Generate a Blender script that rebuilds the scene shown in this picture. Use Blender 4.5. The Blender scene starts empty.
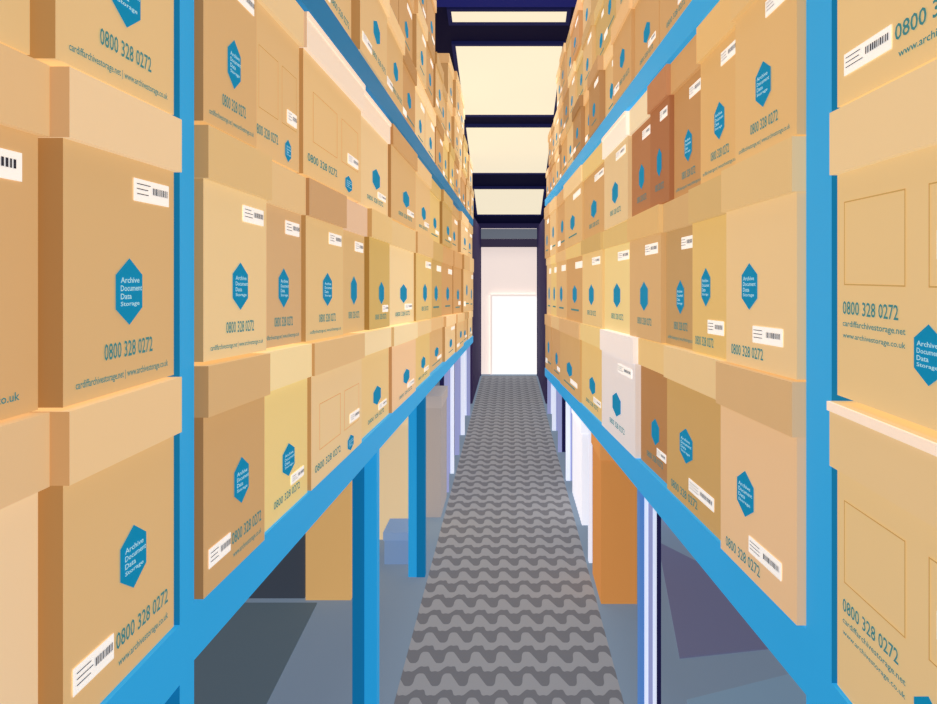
import bpy, math, random
from mathutils import Vector
random.seed(7)
S=bpy.context.scene
S.view_settings.view_transform='Standard'
S.view_settings.look='None'
H=1.44      # eye height
A=0.40      # half aisle width
EM=0.60  # default glow put into surface colours, standing in for even ambient light

def lin(c):
    c=c/255.0
    return c/12.92 if c<=0.04045 else ((c+0.055)/1.055)**2.4
MC={}
def mat(name,rgb,emit=EM,noise=0.03,rough=0.8,scale=6.0,desat=0.0):
    key=(name,rgb)
    if key in MC: return MC[key]
    m=bpy.data.materials.new(name); m.use_nodes=True
    m.cycles.emission_sampling='NONE'
    nt=m.node_tree; b=nt.nodes['Principled BSDF']
    col=(lin(rgb[0]),lin(rgb[1]),lin(rgb[2]))
    g=0.35*col[0]+0.5*col[1]+0.15*col[2]
    dc=tuple(c*(1-desat)+g*desat for c in col)
    b.inputs['Roughness'].default_value=rough
    b.inputs['Specular IOR Level'].default_value=0.1
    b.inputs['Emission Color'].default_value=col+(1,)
    if noise>0:
        tc=nt.nodes.new('ShaderNodeTexCoord'); n=nt.nodes.new('ShaderNodeTexNoise')
        n.inputs['Scale'].default_value=scale; n.inputs['Detail'].default_value=1
        nt.links.new(tc.outputs['Object'],n.inputs['Vector'])
        mx=nt.nodes.new('ShaderNodeMix'); mx.data_type='RGBA'
        mx.inputs[6].default_value=tuple(x*(1-noise) for x in dc)+(1,)
        mx.inputs[7].default_value=tuple(min(1,x*(1+noise)) for x in dc)+(1,)
        nt.links.new(n.outputs['Fac'],mx.inputs[0])
        nt.links.new(mx.outputs[2],b.inputs['Base Color'])
    else:
        b.inputs['Base Color'].default_value=dc+(1,)
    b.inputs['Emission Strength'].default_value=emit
    MC[key]=m
    return m

class MB:
    def __init__(s): s.v=[];s.f=[];s.m=[];s.mats=[]
    def mi(s,m):
        if m not in s.mats: s.mats.append(m)
        return s.mats.index(m)
    def add(s,vs,fs,m,ms=None):
        o=len(s.v); k=s.mi(m)
        s.v+= [tuple(p) for p in vs]
        for j,f in enumerate(fs):
            s.f.append([o+i for i in f]); s.m.append(s.mi(ms[j]) if ms and ms.get(j) else k)
    def hexa(s,xa,xb,y0,y1,b0,b1,t0,t1,m,ms=None):
        if xa>xb: xa,xb=xb,xa
        vs=[(xa,y0,b0),(xb,y0,b0),(xb,y1,b1),(xa,y1,b1),(xa,y0,t0),(xb,y0,t0),(xb,y1,t1),(xa,y1,t1)]
        fs=[(0,3,2,1),(4,5,6,7),(0,1,5,4),(1,2,6,5),(2,3,7,6),(3,0,4,7)]
        s.add(vs,fs,m,ms)
    def obj(s,name):
        xs=[p[0] for p in s.v];ys=[p[1] for p in s.v];zs=[p[2] for p in s.v]
        c=((min(xs)+max(xs))/2,(min(ys)+max(ys))/2,min(zs))
        me=bpy.data.meshes.new(name)
        me.from_pydata([(p[0]-c[0],p[1]-c[1],p[2]-c[2]) for p in s.v],[],s.f)
        for m in s.mats: me.materials.append(m)
        for i,p in enumerate(me.polygons): p.material_index=s.m[i]
        me.update()
        o=bpy.data.objects.new(name,me); o.location=c
        bpy.context.collection.objects.link(o); return o

TC={}
def text_geo(txt):
    if txt in TC: return TC[txt]
    cu=bpy.data.curves.new('t','FONT'); cu.body=txt; cu.size=1; cu.resolution_u=2
    cu.offset=0.012
    o=bpy.data.objects.new('t',cu); bpy.context.collection.objects.link(o)
    dg=bpy.context.evaluated_depsgraph_get(); dg.update()
    me=bpy.data.meshes.new_from_object(o.evaluated_get(dg))
    vs=[(v.co.x,v.co.y) for v in me.vertices]; fs=[tuple(p.vertices) for p in me.polygons]
    x0=min(v[0] for v in vs);x1=max(v[0] for v in vs);y0=min(v[1] for v in vs);y1=max(v[1] for v in vs)
    vs=[((v[0]-x0)/(x1-x0),(v[1]-y0)/(y1-y0)) for v in vs]
    bpy.data.objects.remove(o); bpy.data.curves.remove(cu); bpy.data.meshes.remove(me)
    TC[txt]=(vs,fs); return TC[txt]

INK=mat('blue_ink',(8,132,178),noise=0)
INK2=mat('blue_ink_text',(62,128,136),noise=0)
WHITE=mat('label_white',(250,248,246),noise=0)
BLACK=mat('barcode_black',(50,50,60),noise=0)
OUT=mat('outline_ink',(186,155,98),noise=0)
LGT=mat('logo_lettering',(170,215,225),noise=0)
RIM=mat('lid_rim_pale',(246,226,208),noise=0)
CD=.55
def make_box(side,y0,y1,bot,lidb,top,col,lidcol,style='logo',back=0.0,detail=2,rim=False,depth=0.46,gap=0.0015):
    mb=MB(); sx=side
    y0+=gap;y1-=gap
    xf=sx*(A+back); xb=sx*(A+back+depth)
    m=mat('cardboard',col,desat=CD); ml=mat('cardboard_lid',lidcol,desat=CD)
    if side<0:  # left boxes: camera-facing ends painted darker, shade put into the board colour
        e1=mat('cardboard_end_shading',tuple(int(x*k) for x,k in zip(col,(.76,.68,.58))),desat=.3)
        e2=mat('cardboard_lid_end_shading',tuple(int(x*k) for x,k in zip(lidcol,(.83,.76,.68))),desat=.3)
    else:
        e1=mat('cardboard_end_shading',tuple(int(x*k) for x,k in zip(col,(.98,.96,.92))),desat=CD); e2=mat('cardboard_lid_end_shading',lighter(lidcol,6),desat=CD)  # right boxes: ends painted as lit, body near full tone, lid lighter
    ov=min(0.004,0.02*(y1-y0))
    B0,B1=H+bot(y0)+0.001,H+bot(y1)+0.001; L0,L1=H+lidb(y0),H+lidb(y1); T0,T1=H+top(y0)-0.002,H+top(y1)-0.002
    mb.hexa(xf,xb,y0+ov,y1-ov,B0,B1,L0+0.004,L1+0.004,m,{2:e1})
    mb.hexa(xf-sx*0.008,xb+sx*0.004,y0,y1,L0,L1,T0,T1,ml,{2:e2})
    if rim:
        mb.hexa(xf-sx*0.0115,xf-sx*.008,y0,y1,T0-.011,T1-.011,T0,T1,RIM)
    off=0.0012
    def P(s,t,k=1):
        u=s if side<0 else 1-s
        y=y0+ov+(y1-y0-2*ov)*u
        zb=B0+(B1-B0)*u; zt=L0+(L1-L0)*u
        return (xf-sx*off*k,y,zb+(zt-zb)*t)
    def quad(s0,s1,t0,t1,mm,k=1):
        mb.add([P(s0,t0,k),P(s1,t0,k),P(s1,t1,k),P(s0,t1,k)],[(0,1,2,3)],mm)
    def txt(t,s0,s1,t0,t1,mm,k=1):
        vs,fs=text_geo(t)
        mb.add([P(s0+(s1-s0)*v[0],t0+(t1-t0)*v[1],k) for v in vs],fs,mm)
    def hexl(cs,ct,w,h,k=1):
        pts=[(0,.5),(.5,.25),(.5,-.25),(0,-.5),(-.5,-.25),(-.5,.25)]
        mb.add([P(cs+a*w,ct+b*h,k) for a,b in pts],[(0,1,2,3,4,5)],INK)
        if detail>1:
            for i,wd in enumerate(('Archive','Document','Data','Storage')):
                tt=ct+h*(0.17-0.12*i)
                txt(wd,cs-w*.36,cs-w*.36+w*.1*len(wd),tt-h*.04,tt+h*.045,LGT,2)
    def barcode(s0,s1,t0,t1):
        quad(s0,s1,t0,t1,WHITE,1)
        if detail>0:
            w=s1-s0;h=t1-t0
            x=s0+w*.5
            while x<s1-w*.06:
                bw=w*random.choice([.012,.02,.028]); quad(x,x+bw,t0+h*.4,t0+h*.72,BLACK,2); x+=bw+w*.016
            for i in range(3): quad(s0+w*.06,s0+w*random.uniform(.35,.45),t0+h*(.75-.22*i),t0+h*(.79-.22*i),BLACK,2)
    def frame(s0,s1,t0,t1):
        a=.006;b=.006
        quad(s0,s1,t0,t0+b,OUT);quad(s0,s1,t1-b,t1,OUT);quad(s0,s0+a,t0,t1,OUT);quad(s1-a,s1,t0,t1,OUT)
    def phone(s0,s1,t0,t1):
        if detail>0: txt('0800 328 0272',s0,s1,t0,t1,INK2)
        else: quad(s0,s1,t0+(t1-t0)*.3,t1-(t1-t0)*.3,INK2)
    if style=='logo':
        barcode(.56,.93,.82,.92); hexl(.52,.42,.25,.29); phone(.3,.75,.14,.21)
        if detail>1: txt('cardiffarchivestorage.net | www.archivestorage.co.uk',.08,.92,.045,.085,INK2)
    elif style=='low':
        hexl(.56,.52,.25,.29); barcode(.06,.38,.14,.25); phone(.40,.92,.16,.235)
        if detail>1: txt('www.archivestorage.co.uk',.42,.92,.07,.115,INK2)
    elif style=='lowr':
        hexl(.4,.5,.24,.29); barcode(.45,.85,.16,.26); phone(.1,.6,.06,.13)
    elif style=='form':
        frame(.06,.46,.5,.87); frame(.58,.95,.5,.87)
        phone(.05,.42,.37,.43); hexl(.58,.26,.15,.22); barcode(.62,.9,.6,.7)
        if detail>1: txt('cardiffarchivestorage.net',.05,.46,.31,.345,INK2); txt('www.archivestorage.co.uk',.05,.46,.26,.29,INK2)
    elif style=='form2':
        frame(.12,.5,.3,.72); frame(.58,.92,.3,.72)
        phone(.05,.5,.12,.19); hexl(.72,.12,.14,.17); barcode(.7,.93,.33,.43)
    elif style=='small':
        hexl(.55,.4,.26,.26); barcode(.6,.9,.18,.26); phone(.25,.8,.1,.16)
    return mb.obj('archive_box')

def cst(a,b=0,d0=0): return lambda y: a+b*(y-d0)
L_shelf=cst(-.412,-.033,.994); L_low_lid=cst(-.180,-.036,1.0); L_low_top=cst(-.113,-.036,1.0)
L_mid_lid=cst(.123,-.012,1.0); L_mid_top=cst(.192,-.002,1.0)
L_up_lid=cst(.435,.002,1.0);  L_up_top=cst(.505,.003,1.0)
L_ub=cst(.523,.003,1.5); L_ut=cst(.59,.003,1.5)
R_shelf=cst(-.472,-.071,1.07); R_low_lid=cst(-.218,-.042,1.08); R_low_top=cst(-.142,-.037,1.08)
R_mid_lid=cst(.112,-.001,1.0); R_mid_top=cst(.188,-.001,1.0)
R_up_lid=cst(.425,.024,1.0);  R_up_top=cst(.498,.03,1.0)
R_ub=cst(.52,.033,1.52); R_ut=cst(.588,.033,1.52)
def ceil_z(d): return 3.368-.23*d

TAN=(221,181,120); TAN2=(213,170,107); TAN3=(230,195,138); GOLD=(222,187,108); ORG=(203,153,90); BRN=(178,128,72)
OLV=(198,161,88); PALE=(237,212,160)
def lighter(c,k=10): return tuple(min(255,max(0,x+k)) for x in c)

OFFS=[0,.012,-.006,.016,.004,-.009]
def row(side,edges,bot,lidb,top,specs,detail=None):
    for i in range(len(edges)-1):
        sp=specs[i] if i<len(specs) else None
        y0,y1=edges[i],edges[i+1]
        if sp is None:
            c=random.choice([TAN,TAN2,TAN3,GOLD,ORG,OLV,TAN,ORG]); sp=(c,lighter(c,random.choice([6,12,-12])),random.choice(['logo','small','logo','low']),random.choice(OFFS))
        dt=detail if detail is not None else (2 if y0<1.8 else (1 if y0<4 else 0))
        make_box(side,y0,y1,bot,lidb,top,sp[0],sp[1],sp[2],sp[3],dt,len(sp)>4)

PL=.962; PR=.982
row(-1,[-.30,.02,.345,.712,PL-.002],cst(-.42),cst(-.188),cst(-.12),[(TAN,TAN2,'low',.012),(TAN,TAN2,'low',.012),((236,199,150),(224,182,126),'low',.016),((219,175,108),(232,192,134),'low',0)])
row(-1,[-.30,.02,.345,.712,PL-.002],cst(-.12),cst(.123),cst(.188),[(TAN,TAN2,'logo',.012),(TAN,TAN2,'logo',.012),((213,164,100),(224,180,120),'logo',.016),((214,170,106),(234,199,150),'logo',0)])
row(-1,[-.30,.02,.345,.70,PL-.002],cst(.19),cst(.435),cst(.505),[(TAN,TAN2,'logo',.012),(TAN,TAN2,'logo',.012),((223,184,120),TAN3,'form',.016),((223,184,120),TAN3,'logo',0)])
row(-1,[1.010,1.275,1.592,2.15,2.70,3.40,4.1,5.0,5.95,6.9,7.9,8.8],L_shelf,L_low_lid,L_low_top,
 [((205,158,94),(213,170,108),'low',-.012),((232,202,118),(240,214,152),'small',.0),(TAN3,TAN,'form2',-.005),((229,192,120),PALE,'small',.005),((235,190,140),PALE,'small',-.004),(GOLD,TAN3,'small',.006),None])
row(-1,[1.010,1.285,1.553,1.916,2.25,2.645,3.40,4.1,4.9,5.9,6.9,7.9,8.8],cst(-.111,-.036,1.0),L_mid_lid,L_mid_top,
 [((230,196,136),(219,180,114),'logo',-.012),((210,167,113),(225,186,125),'logo',.002),((223,186,122),(202,156,103),'logo',-.004),((215,176,112),(226,187,152),'logo',.006),((207,171,84),(225,188,118),'small',-.006),((234,204,148),(223,188,125),'small',.004),(GOLD,TAN,'logo',-.004)])
row(-1,[1.010,1.235,1.53,2.14,2.68,3.4,4.1,4.8,5.6,6.5,7.6,8.8],cst(.195,-.002,1.0),L_up_lid,L_up_top,
 [((213,168,105),(223,180,115),'logo',-.012),((221,178,115),TAN3,'form2',.0),((227,186,121),(240,220,200),'form2',-.005,1),(TAN3,(242,219,196),'small',.005,1),(TAN2,ORG,'small',-.004),None])
row(1,[-.30,.02,.30,.60,PR-.002],cst(-.50,0),cst(-.233),cst(-.152),[(TAN,TAN2,'logo',.0),(TAN,TAN2,'logo',0),((222,182,116),TAN3,'form',.0,1),((224,187,122),(224,187,126),'form',0,1)])
row(1,[-.30,.02,.30,.60,PR-.002],cst(-.147),cst(.122),cst(.2),[(TAN,TAN2,'logo',.0),(TAN,TAN2,'logo',0),((224,187,122),TAN3,'form',.0),((224,187,122),(230,195,138),'form',0)])
row(1,[-.30,.02,.30,.60,PR-.002],cst(.203),cst(.435),cst(.505),[(TAN,TAN2,'low',.0),(TAN,TAN2,'logo',0),((224,187,122),TAN3,'low',.0),((227,188,120),(230,195,138),'low',0)])
row(1,[1.070,1.468,2.03,2.49,3.40,4.45,6.2,7.5,8.8],R_shelf,R_low_lid,R_low_top,
 [((229,184,132),(211,167,108),'lowr',-.013),((200,155,80),(226,190,130),'lowr',.0),((180,122,62),(227,186,112),'small',.010),((222,214,216),(232,222,222),'logo',-.006),((223,184,104),(226,194,120),'small',.004),((206,160,92),(213,168,108),'small',-.004),(ORG,TAN,'small',.004),None])
row(1,[1.070,1.43,1.745,2.09,2.64,3.40,4.32,5.6,6.8,7.8,8.8],cst(-.142,-.037,1.08),R_mid_lid,R_mid_top,
 [((228,190,130),(219,180,114),'lowr',-.013),((221,180,94),(207,168,99),'lowr',-.001),((189,146,86),(205,162,100),'logo',.010),((209,164,104),(215,170,98),'logo',-.002),((228,200,126),(211,176,100),'logo',.006),((223,186,118),OLV,'logo',-.004),(ORG,GOLD,'logo',.006),None])
row(1,[1.070,1.373,1.675,1.99,2.27,2.66,3.33,4.32,5.7,6.8,7.8,8.8],cst(.188,-.001,1.0),R_up_lid,R_up_top,
 [((221,174,103),(223,178,107),'logo',-.013),((218,168,94),(226,178,101),'logo',.0),((192,136,74),(206,152,86),'logo',.010),((170,102,56),(188,120,70),'logo',.0),((176,110,62),(231,210,170),'logo',.008),((218,186,134),(238,230,216),'logo',-.004,1),(ORG,GOLD,'logo',.004),(TAN2,TAN3,'logo',-.004)])
for side,base in ((-1,L_ut),(1,R_ut)):
    for r in range(3):
        y=-.3
        while y<8.7:
            w=random.uniform(.3,.4)*(1+.09*max(0,y)); y1=min(8.8,y+w)
            if 8.8-y1<.25: y1=8.8
            hb=r*.3
            h=.3 if r<2 or side<0 else random.choice([.26,.3])
            ok=True
            if y<.95<y1: y1=.96
            if max(base(y),base(y1))+hb+h>ceil_z(y1)-.03: ok=False
            if side>0 and r==2 and y<3.6: ok=False
            if side<0 and r==2 and 4.3<y<5: ok=False
            if ok:
                c=random.choice([TAN,TAN2,ORG,TAN3,GOLD,TAN,(200,148,86)] if side<0 else [ORG,BRN,(200,140,76),TAN2,OLV,(208,154,84),TAN])
                make_box(side,y,y1,lambda q,hb=hb:base(q)+hb,lambda q,hb=hb,h=h:base(q)+hb+h-.065,lambda q,hb=hb,h=h:base(q)+hb+h,c,
                    lighter(c,random.choice([14,-16,24])) ,random.choice(['logo','small','low']),random.choice(OFFS),1 if y<2.6 else 0)
            y=y1+.001

# ---------- racks ----------
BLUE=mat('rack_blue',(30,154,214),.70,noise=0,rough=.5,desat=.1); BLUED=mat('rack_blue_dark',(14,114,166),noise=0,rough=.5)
LILAC=mat('rack_leg_lilac',(150,156,200),.7,noise=0); LILW=mat('rack_leg_pale',(226,232,248),.75,noise=0); NAVY=mat('rack_navy',(34,32,76),.5,noise=0)
LB=mat('rack_leg_blue',(84,130,196),.7,noise=0)
DECK=mat('rack_deck',(60,80,110),.4,noise=0)
def rack(side,shelf,ub,ut,th,y_post0,y_post1,near_z,legs):
    mb=MB(); s=side
    def beam(bf,tf,y0,y1,m,xa=.398,xb=.43): mb.hexa(s*xa,s*xb,y0,y1,H+bf(y0),H+bf(y1),H+tf(y0),H+tf(y1),m)
    beam(lambda y:shelf(y)-th,shelf,y_post1,8.85,BLUE,.396)
    beam(lambda y:shelf(y)-.02,lambda y:shelf(y)-.001,y_post1,8.85,DECK,.43,.90)
    beam(lambda y:near_z-th,lambda y:near_z,-.35,y_post0,BLUE,.396)
    beam(lambda y:near_z-.02,lambda y:near_z-.001,-.35,y_post0,DECK,.43,.90)
    for a,b in ((-.35,y_post0),(y_post1,8.85)):
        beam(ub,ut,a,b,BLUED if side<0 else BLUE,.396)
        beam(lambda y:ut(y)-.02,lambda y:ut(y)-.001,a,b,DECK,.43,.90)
    mb.hexa(s*.396,s*.47,y_post0,y_post1,0,0,H+1.6,H+1.6,BLUE,{2:BLUED})
    mb.hexa(s*.387,s*.49,y_post0-.02,y_post1+.02,0,0,.008,.008,BLUED)
    for (y,w,t,ms) in legs:
        z=H+shelf(y)-th*.9; n=len(ms)
        for i,mm in enumerate(ms):
            mb.hexa(s*(.400+w*i/n),s*(.4+w*(i+1)/n),y+(.004 if i%2 else 0),y+t,0,0,z,z,mm)
        if y>3 and not (side>0 and y<5): mb.hexa(s*.82,s*.87,y,y+.05,0,0,z,z,ms[-1])
    for y in (-.3,1.0,2.7,4.6,6.6,8.7):
        top=min(H+1.5,H+ceil_z(y+.05)-.05)
        z0=0 if y<2 or y>4 else H+shelf(y)-.05
        mb.hexa(s*.93,s*.98,y,y+.05,z0,z0,top,top,BLUED)
        for zf in (shelf,ub):
            z=H+zf(y)-.03
            mb.hexa(s*.43,s*.94,y+.005,y+.04,z-.03,z-.03,z,z,BLUED)
    return mb.obj('shelving_rack')
rack(-1,L_shelf,L_ub,L_ut,.072,PL,1.006,-.421,
  [(2.42,.075,.05,[BLUE,BLUED]),(3.81,.08,.05,[BLUED,BLUE]),(5.3,.06,.04,[LILAC,NAVY]),(5.8,.05,.04,[LILW,LILAC]),(6.4,.07,.05,[LILAC,NAVY]),(7.2,.07,.05,[LILW,LILAC]),(8.2,.07,.05,[LILAC,LILW])])
rack(1,R_shelf,R_ub,R_ut,.088,PR,1.066,-.501,
  [(2.44,.064,.05,[LB,LILW,LILAC,LILW,NAVY]),(4.0,.05,.05,[LILW,LILAC,NAVY]),(5.6,.06,.05,[LILW,LILAC]),(6.5,.06,.05,[LILAC,NAVY]),(7.4,.07,.05,[LILW,LILAC]),(8.3,.07,.05,[LILAC,LILW])])

# ---------- goods under shelves ----------
def crate(name,xa,xb,y0,y1,z0,z1,col,lid=None,em=.75):  # em: stronger glow in the colour, brightens goods under the shelves
    mb=MB(); m=mat('carton_'+name,col,em); ml=mat('carton_lid_'+name,lid or lighter(col,8),em)
    hz=z1-z0; l=min(.07,hz*.25)
    mb.hexa(xa,xb,y0,y1,z0,z0,z1-l,z1-l,m)
    e=.006
    a,b=min(xa,xb),max(xa,xb)
    mb.hexa(a-e,b+e,y0-e,y1+e,z1-l,z1-l,z1,z1,ml)
    return mb.obj(name)
crate('storage_carton',-.90,-.70,3.54,3.9,0.001,.62,(210,164,102))
crate('storage_crate',-1.42,-.91,3.56,3.9,0.001,.70,(58,64,74))
crate('storage_carton',-.80,-.50,4.35,4.7,0.001,.70,(218,192,150))
crate('storage_crate',-.62,-.50,3.98,4.2,0.001,.16,(110,136,172))
crate('storage_carton',-.62,-.405,4.75,5.2,0.001,.72,(150,144,144))
crate('storage_crate',-1.1,-.75,6.0,8.2,0.001,.6,(44,36,74))
crate('storage_carton',.403,.56,3.50,3.86,0.001,.70,(198,132,70))
crate('storage_carton',.42,.60,4.6,5.3,0.001,.60,(240,240,248))
crate('storage_crate',.9,1.45,4.6,5.4,0.001,.72,(110,116,150))
crate('storage_crate',.62,.85,5.6,7.0,0.001,.6,(50,44,90))
def flat(name,pts,z,col):
    mb=MB(); m=mat('flat_board',col,.75)
    n=len(pts)
    vs=[(p[0],p[1],z) for p in pts]+[(p[0],p[1],z+.006) for p in pts]
    fs=[tuple(reversed(range(n))),tuple(range(n,2*n))]+[(i,(i+1)%n,n+(i+1)%n,n+i) for i in range(n)]
    mb.add(vs,fs,m); return mb.obj(name)
flat('added_floor_tone_sheet',[(.64,3.0),(1.35,3.15),(.80,4.3)],.001,(96,98,124))  # dark triangular sheet added for a patch of shading on the floor
flat('added_floor_tone_sheet',[(.60,2.3),(1.2,2.3),(1.3,3.0),(.60,2.7)],.001,(112,136,156))
flat('added_floor_tone_sheet',[(-1.25,2.3),(-.80,2.3),(-.84,3.5),(-1.4,3.5)],.001,(78,92,102))

# ---------- room ----------
def simple(name,xa,xb,y0,y1,z0,z1,m):
    mb=MB(); mb.hexa(xa,xb,y0,y1,z0,z0,z1,z1,m); return mb.obj(name)
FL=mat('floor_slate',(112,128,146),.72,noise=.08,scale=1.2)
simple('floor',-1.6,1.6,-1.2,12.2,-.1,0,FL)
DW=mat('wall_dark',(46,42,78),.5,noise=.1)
simple('wall_left',-1.7,-1.6,-1.2,12.2,0,4.9,DW)
simple('wall_right',1.6,1.7,-1.2,12.2,0,4.9,DW)
cm=bpy.data.materials.new('carpet_wave'); cm.use_nodes=True; cm.cycles.emission_sampling='NONE'
nt=cm.node_tree;b=nt.nodes['Principled BSDF'];b.inputs['Roughness'].default_value=.95;b.inputs['Specular IOR Level'].default_value=.05
tc=nt.nodes.new('ShaderNodeTexCoord');sp=nt.nodes.new('ShaderNodeSeparateXYZ');nt.links.new(tc.outputs['Object'],sp.inputs[0])
def mth(op,a,b_=None):
    n=nt.nodes.new('ShaderNodeMath');n.operation=op
    for i,v in enumerate((a,b_)):
        if v is None: continue
        if isinstance(v,(int,float)): n.inputs[i].default_value=v
        else: nt.links.new(v,n.inputs[i])
    return n.outputs[0]
PX=.096; PY=.165
# Rounded wave: sideways-sheared sine whose bands swell at the crests
row_ph=mth('MULTIPLY',mth('SINE',mth('MULTIPLY',sp.outputs[1],2*math.pi/PY)),.55)
ang=mth('ADD',mth('MULTIPLY',sp.outputs[0],2*math.pi/PX),mth('MULTIPLY',row_ph,.6))
sx=mth('SINE',ang)
sc=mth('MULTIPLY',sx,mth('SUBTRACT',1.35,mth('MULTIPLY',mth('MULTIPLY',sx,sx),.45)))
wv=mth('MULTIPLY',sc,.30)
fr=mth('FRACT',mth('ADD',mth('MULTIPLY',sp.outputs[1],1/PY),wv))
st=mth('LESS_THAN',fr,mth('ADD',.47,mth('MULTIPLY',sx,.17)))
mx=nt.nodes.new('ShaderNodeMix');mx.data_type='RGBA';nt.links.new(st,mx.inputs[0])
mx.inputs[6].default_value=(lin(140),lin(141),lin(146),1);mx.inputs[7].default_value=(lin(106),lin(107),lin(113),1)
nt.links.new(mx.outputs[2],b.inputs['Base Color']);nt.links.new(mx.outputs[2],b.inputs['Emission Color']);b.inputs['Emission Strength'].default_value=.62  # carpet glows in its own colours in place of ambient light
mb=MB();mb.hexa(-.385,.385,-1.1,11.39,.0005,.0005,.006,.006,cm);mb.obj('aisle_carpet')

CE=mat('ceiling_navy',(14,14,44),.5,noise=0)
mb=MB();mb.hexa(-1.6,1.6,-1.2,11.45,H+ceil_z(-1.2),H+ceil_z(11.45),H+ceil_z(-1.2)+.1,H+ceil_z(11.45)+.1,CE);mb.obj('ceiling')
def emis(name,rgb,st,base=None):
    m=bpy.data.materials.new(name);m.use_nodes=True;b=m.node_tree.nodes['Principled BSDF'];m.cycles.emission_sampling='NONE'
    c=(lin(rgb[0]),lin(rgb[1]),lin(rgb[2]),1);b.inputs['Base Color'].default_value=tuple(x*.3 for x in c[:3])+(1,)
    b.inputs['Emission Color'].default_value=c;b.inputs['Emission Strength'].default_value=st;b.inputs['Roughness'].default_value=.9
    b.inputs['Specular IOR Level'].default_value=0
    return m
PAN=emis('lamp_diffuser',(254,241,212),.88)
TRIM=mat('lamp_frame',(30,34,84),.4,noise=0)
for a,b_ in ((.2,1.3),(2.0,3.1),(4.0,5.2),(5.97,6.13),(6.47,7.78),(8.06,9.36),(9.9,10.95)):
    mb=MB();w=.433
    mb.hexa(-w,w,a,b_,H+ceil_z(a)-.02,H+ceil_z(b_)-.02,H+ceil_z(a)-.003,H+ceil_z(b_)-.003,PAN)
    for x0,x1,c0,c1 in ((-w-.03,-w,a-.03,b_+.03),(w,w+.03,a-.03,b_+.03),(-w,w,a-.03,a),(-w,w,b_,b_+.03)):
        mb.hexa(x0,x1,c0,c1,H+ceil_z(c0)-.03,H+ceil_z(c1)-.03,H+ceil_z(c0)-.003,H+ceil_z(c1)-.003,TRIM)
    mb.obj('ceiling_light_panel')
CB=mat('ceiling_beam_blue',(26,32,104),.6,noise=0)
mb=MB();mb.hexa(-1.5,1.5,5.7,5.82,H+ceil_z(5.7)-.08,H+ceil_z(5.82)-.08,H+ceil_z(5.7)-.004,H+ceil_z(5.82)-.004,CB);mb.obj('ceiling_beam')
Wb=MB()
zc=H+ceil_z(11.4)-.01
Wb.hexa(-1.59,-.40,11.4,11.5,0,0,zc,zc,DW);Wb.hexa(.40,1.59,11.4,11.5,0,0,zc,zc,DW);Wb.hexa(-.40,.40,11.4,11.5,H+.67,H+.67,zc,zc,DW)
Wb.obj('wall_back')
simple('trim_1',-.40,.40,11.42,11.5,H+.52,H+.66,mat('lintel_grey',(120,128,140),.5,noise=0))
simple('trim_2',-.40,.40,11.40,11.5,H+.40,H+.515,mat('lintel_dark',(66,60,84),.4,noise=0))
simple('wall_lobby',-.55,.55,11.62,11.7,0,2.3,mat('lobby_pink',(238,222,212),.85,noise=0))
dm=MB()
D1=emis('door_bright',(255,255,255),.97); D2=mat('door_frame_cream',(250,236,226),.7,noise=0)
dm.hexa(-.24,.40,11.585,11.61,.002,.002,1.13,1.13,D1)
dm.hexa(-.27,-.24,11.57,11.615,.002,.002,1.16,1.16,D2);dm.hexa(-.24,.40,11.57,11.615,1.13,1.13,1.16,1.16,D2)
dm.obj('door_1')
PU=mat('partition_purple',(58,46,84),.4,noise=0)
simple('wall_partition_left',-.50,-.41,8.95,11.38,0,H+.68,PU)
simple('wall_partition_right',.41,.50,8.95,11.38,0,H+.68,PU)

# ---------- lights ----------
def area(y,z,sx,sy,e,col=(.92,.97,1)):
    l=bpy.data.lights.new('ceiling_lamp','AREA');l.shape='RECTANGLE';l.size=sx;l.size_y=sy;l.energy=e;l.color=col
    o=bpy.data.objects.new('ceiling_lamp',l);o.location=(0,y,z);bpy.context.collection.objects.link(o)
for y in (.8,2.6,4.6,7.1,8.7,10.4): area(y,H+ceil_z(y)-.12,.8,1.2,10 if y<6 else 3.5)
w=bpy.data.worlds.new('w');S.world=w;w.use_nodes=True
w.node_tree.nodes['Background'].inputs[0].default_value=(.95,.98,1,1);w.node_tree.nodes['Background'].inputs[1].default_value=.5

cam=bpy.data.cameras.new('camera');co=bpy.data.objects.new('camera',cam);bpy.context.collection.objects.link(co)
co.location=(0,0,H);co.rotation_euler=(math.radians(90),0,0)
cam.sensor_width=36;cam.lens=800/937*36;cam.clip_start=.02
cam.shift_x=-(509-468.5)/937;cam.shift_y=-(352-275)/937
S.camera=co
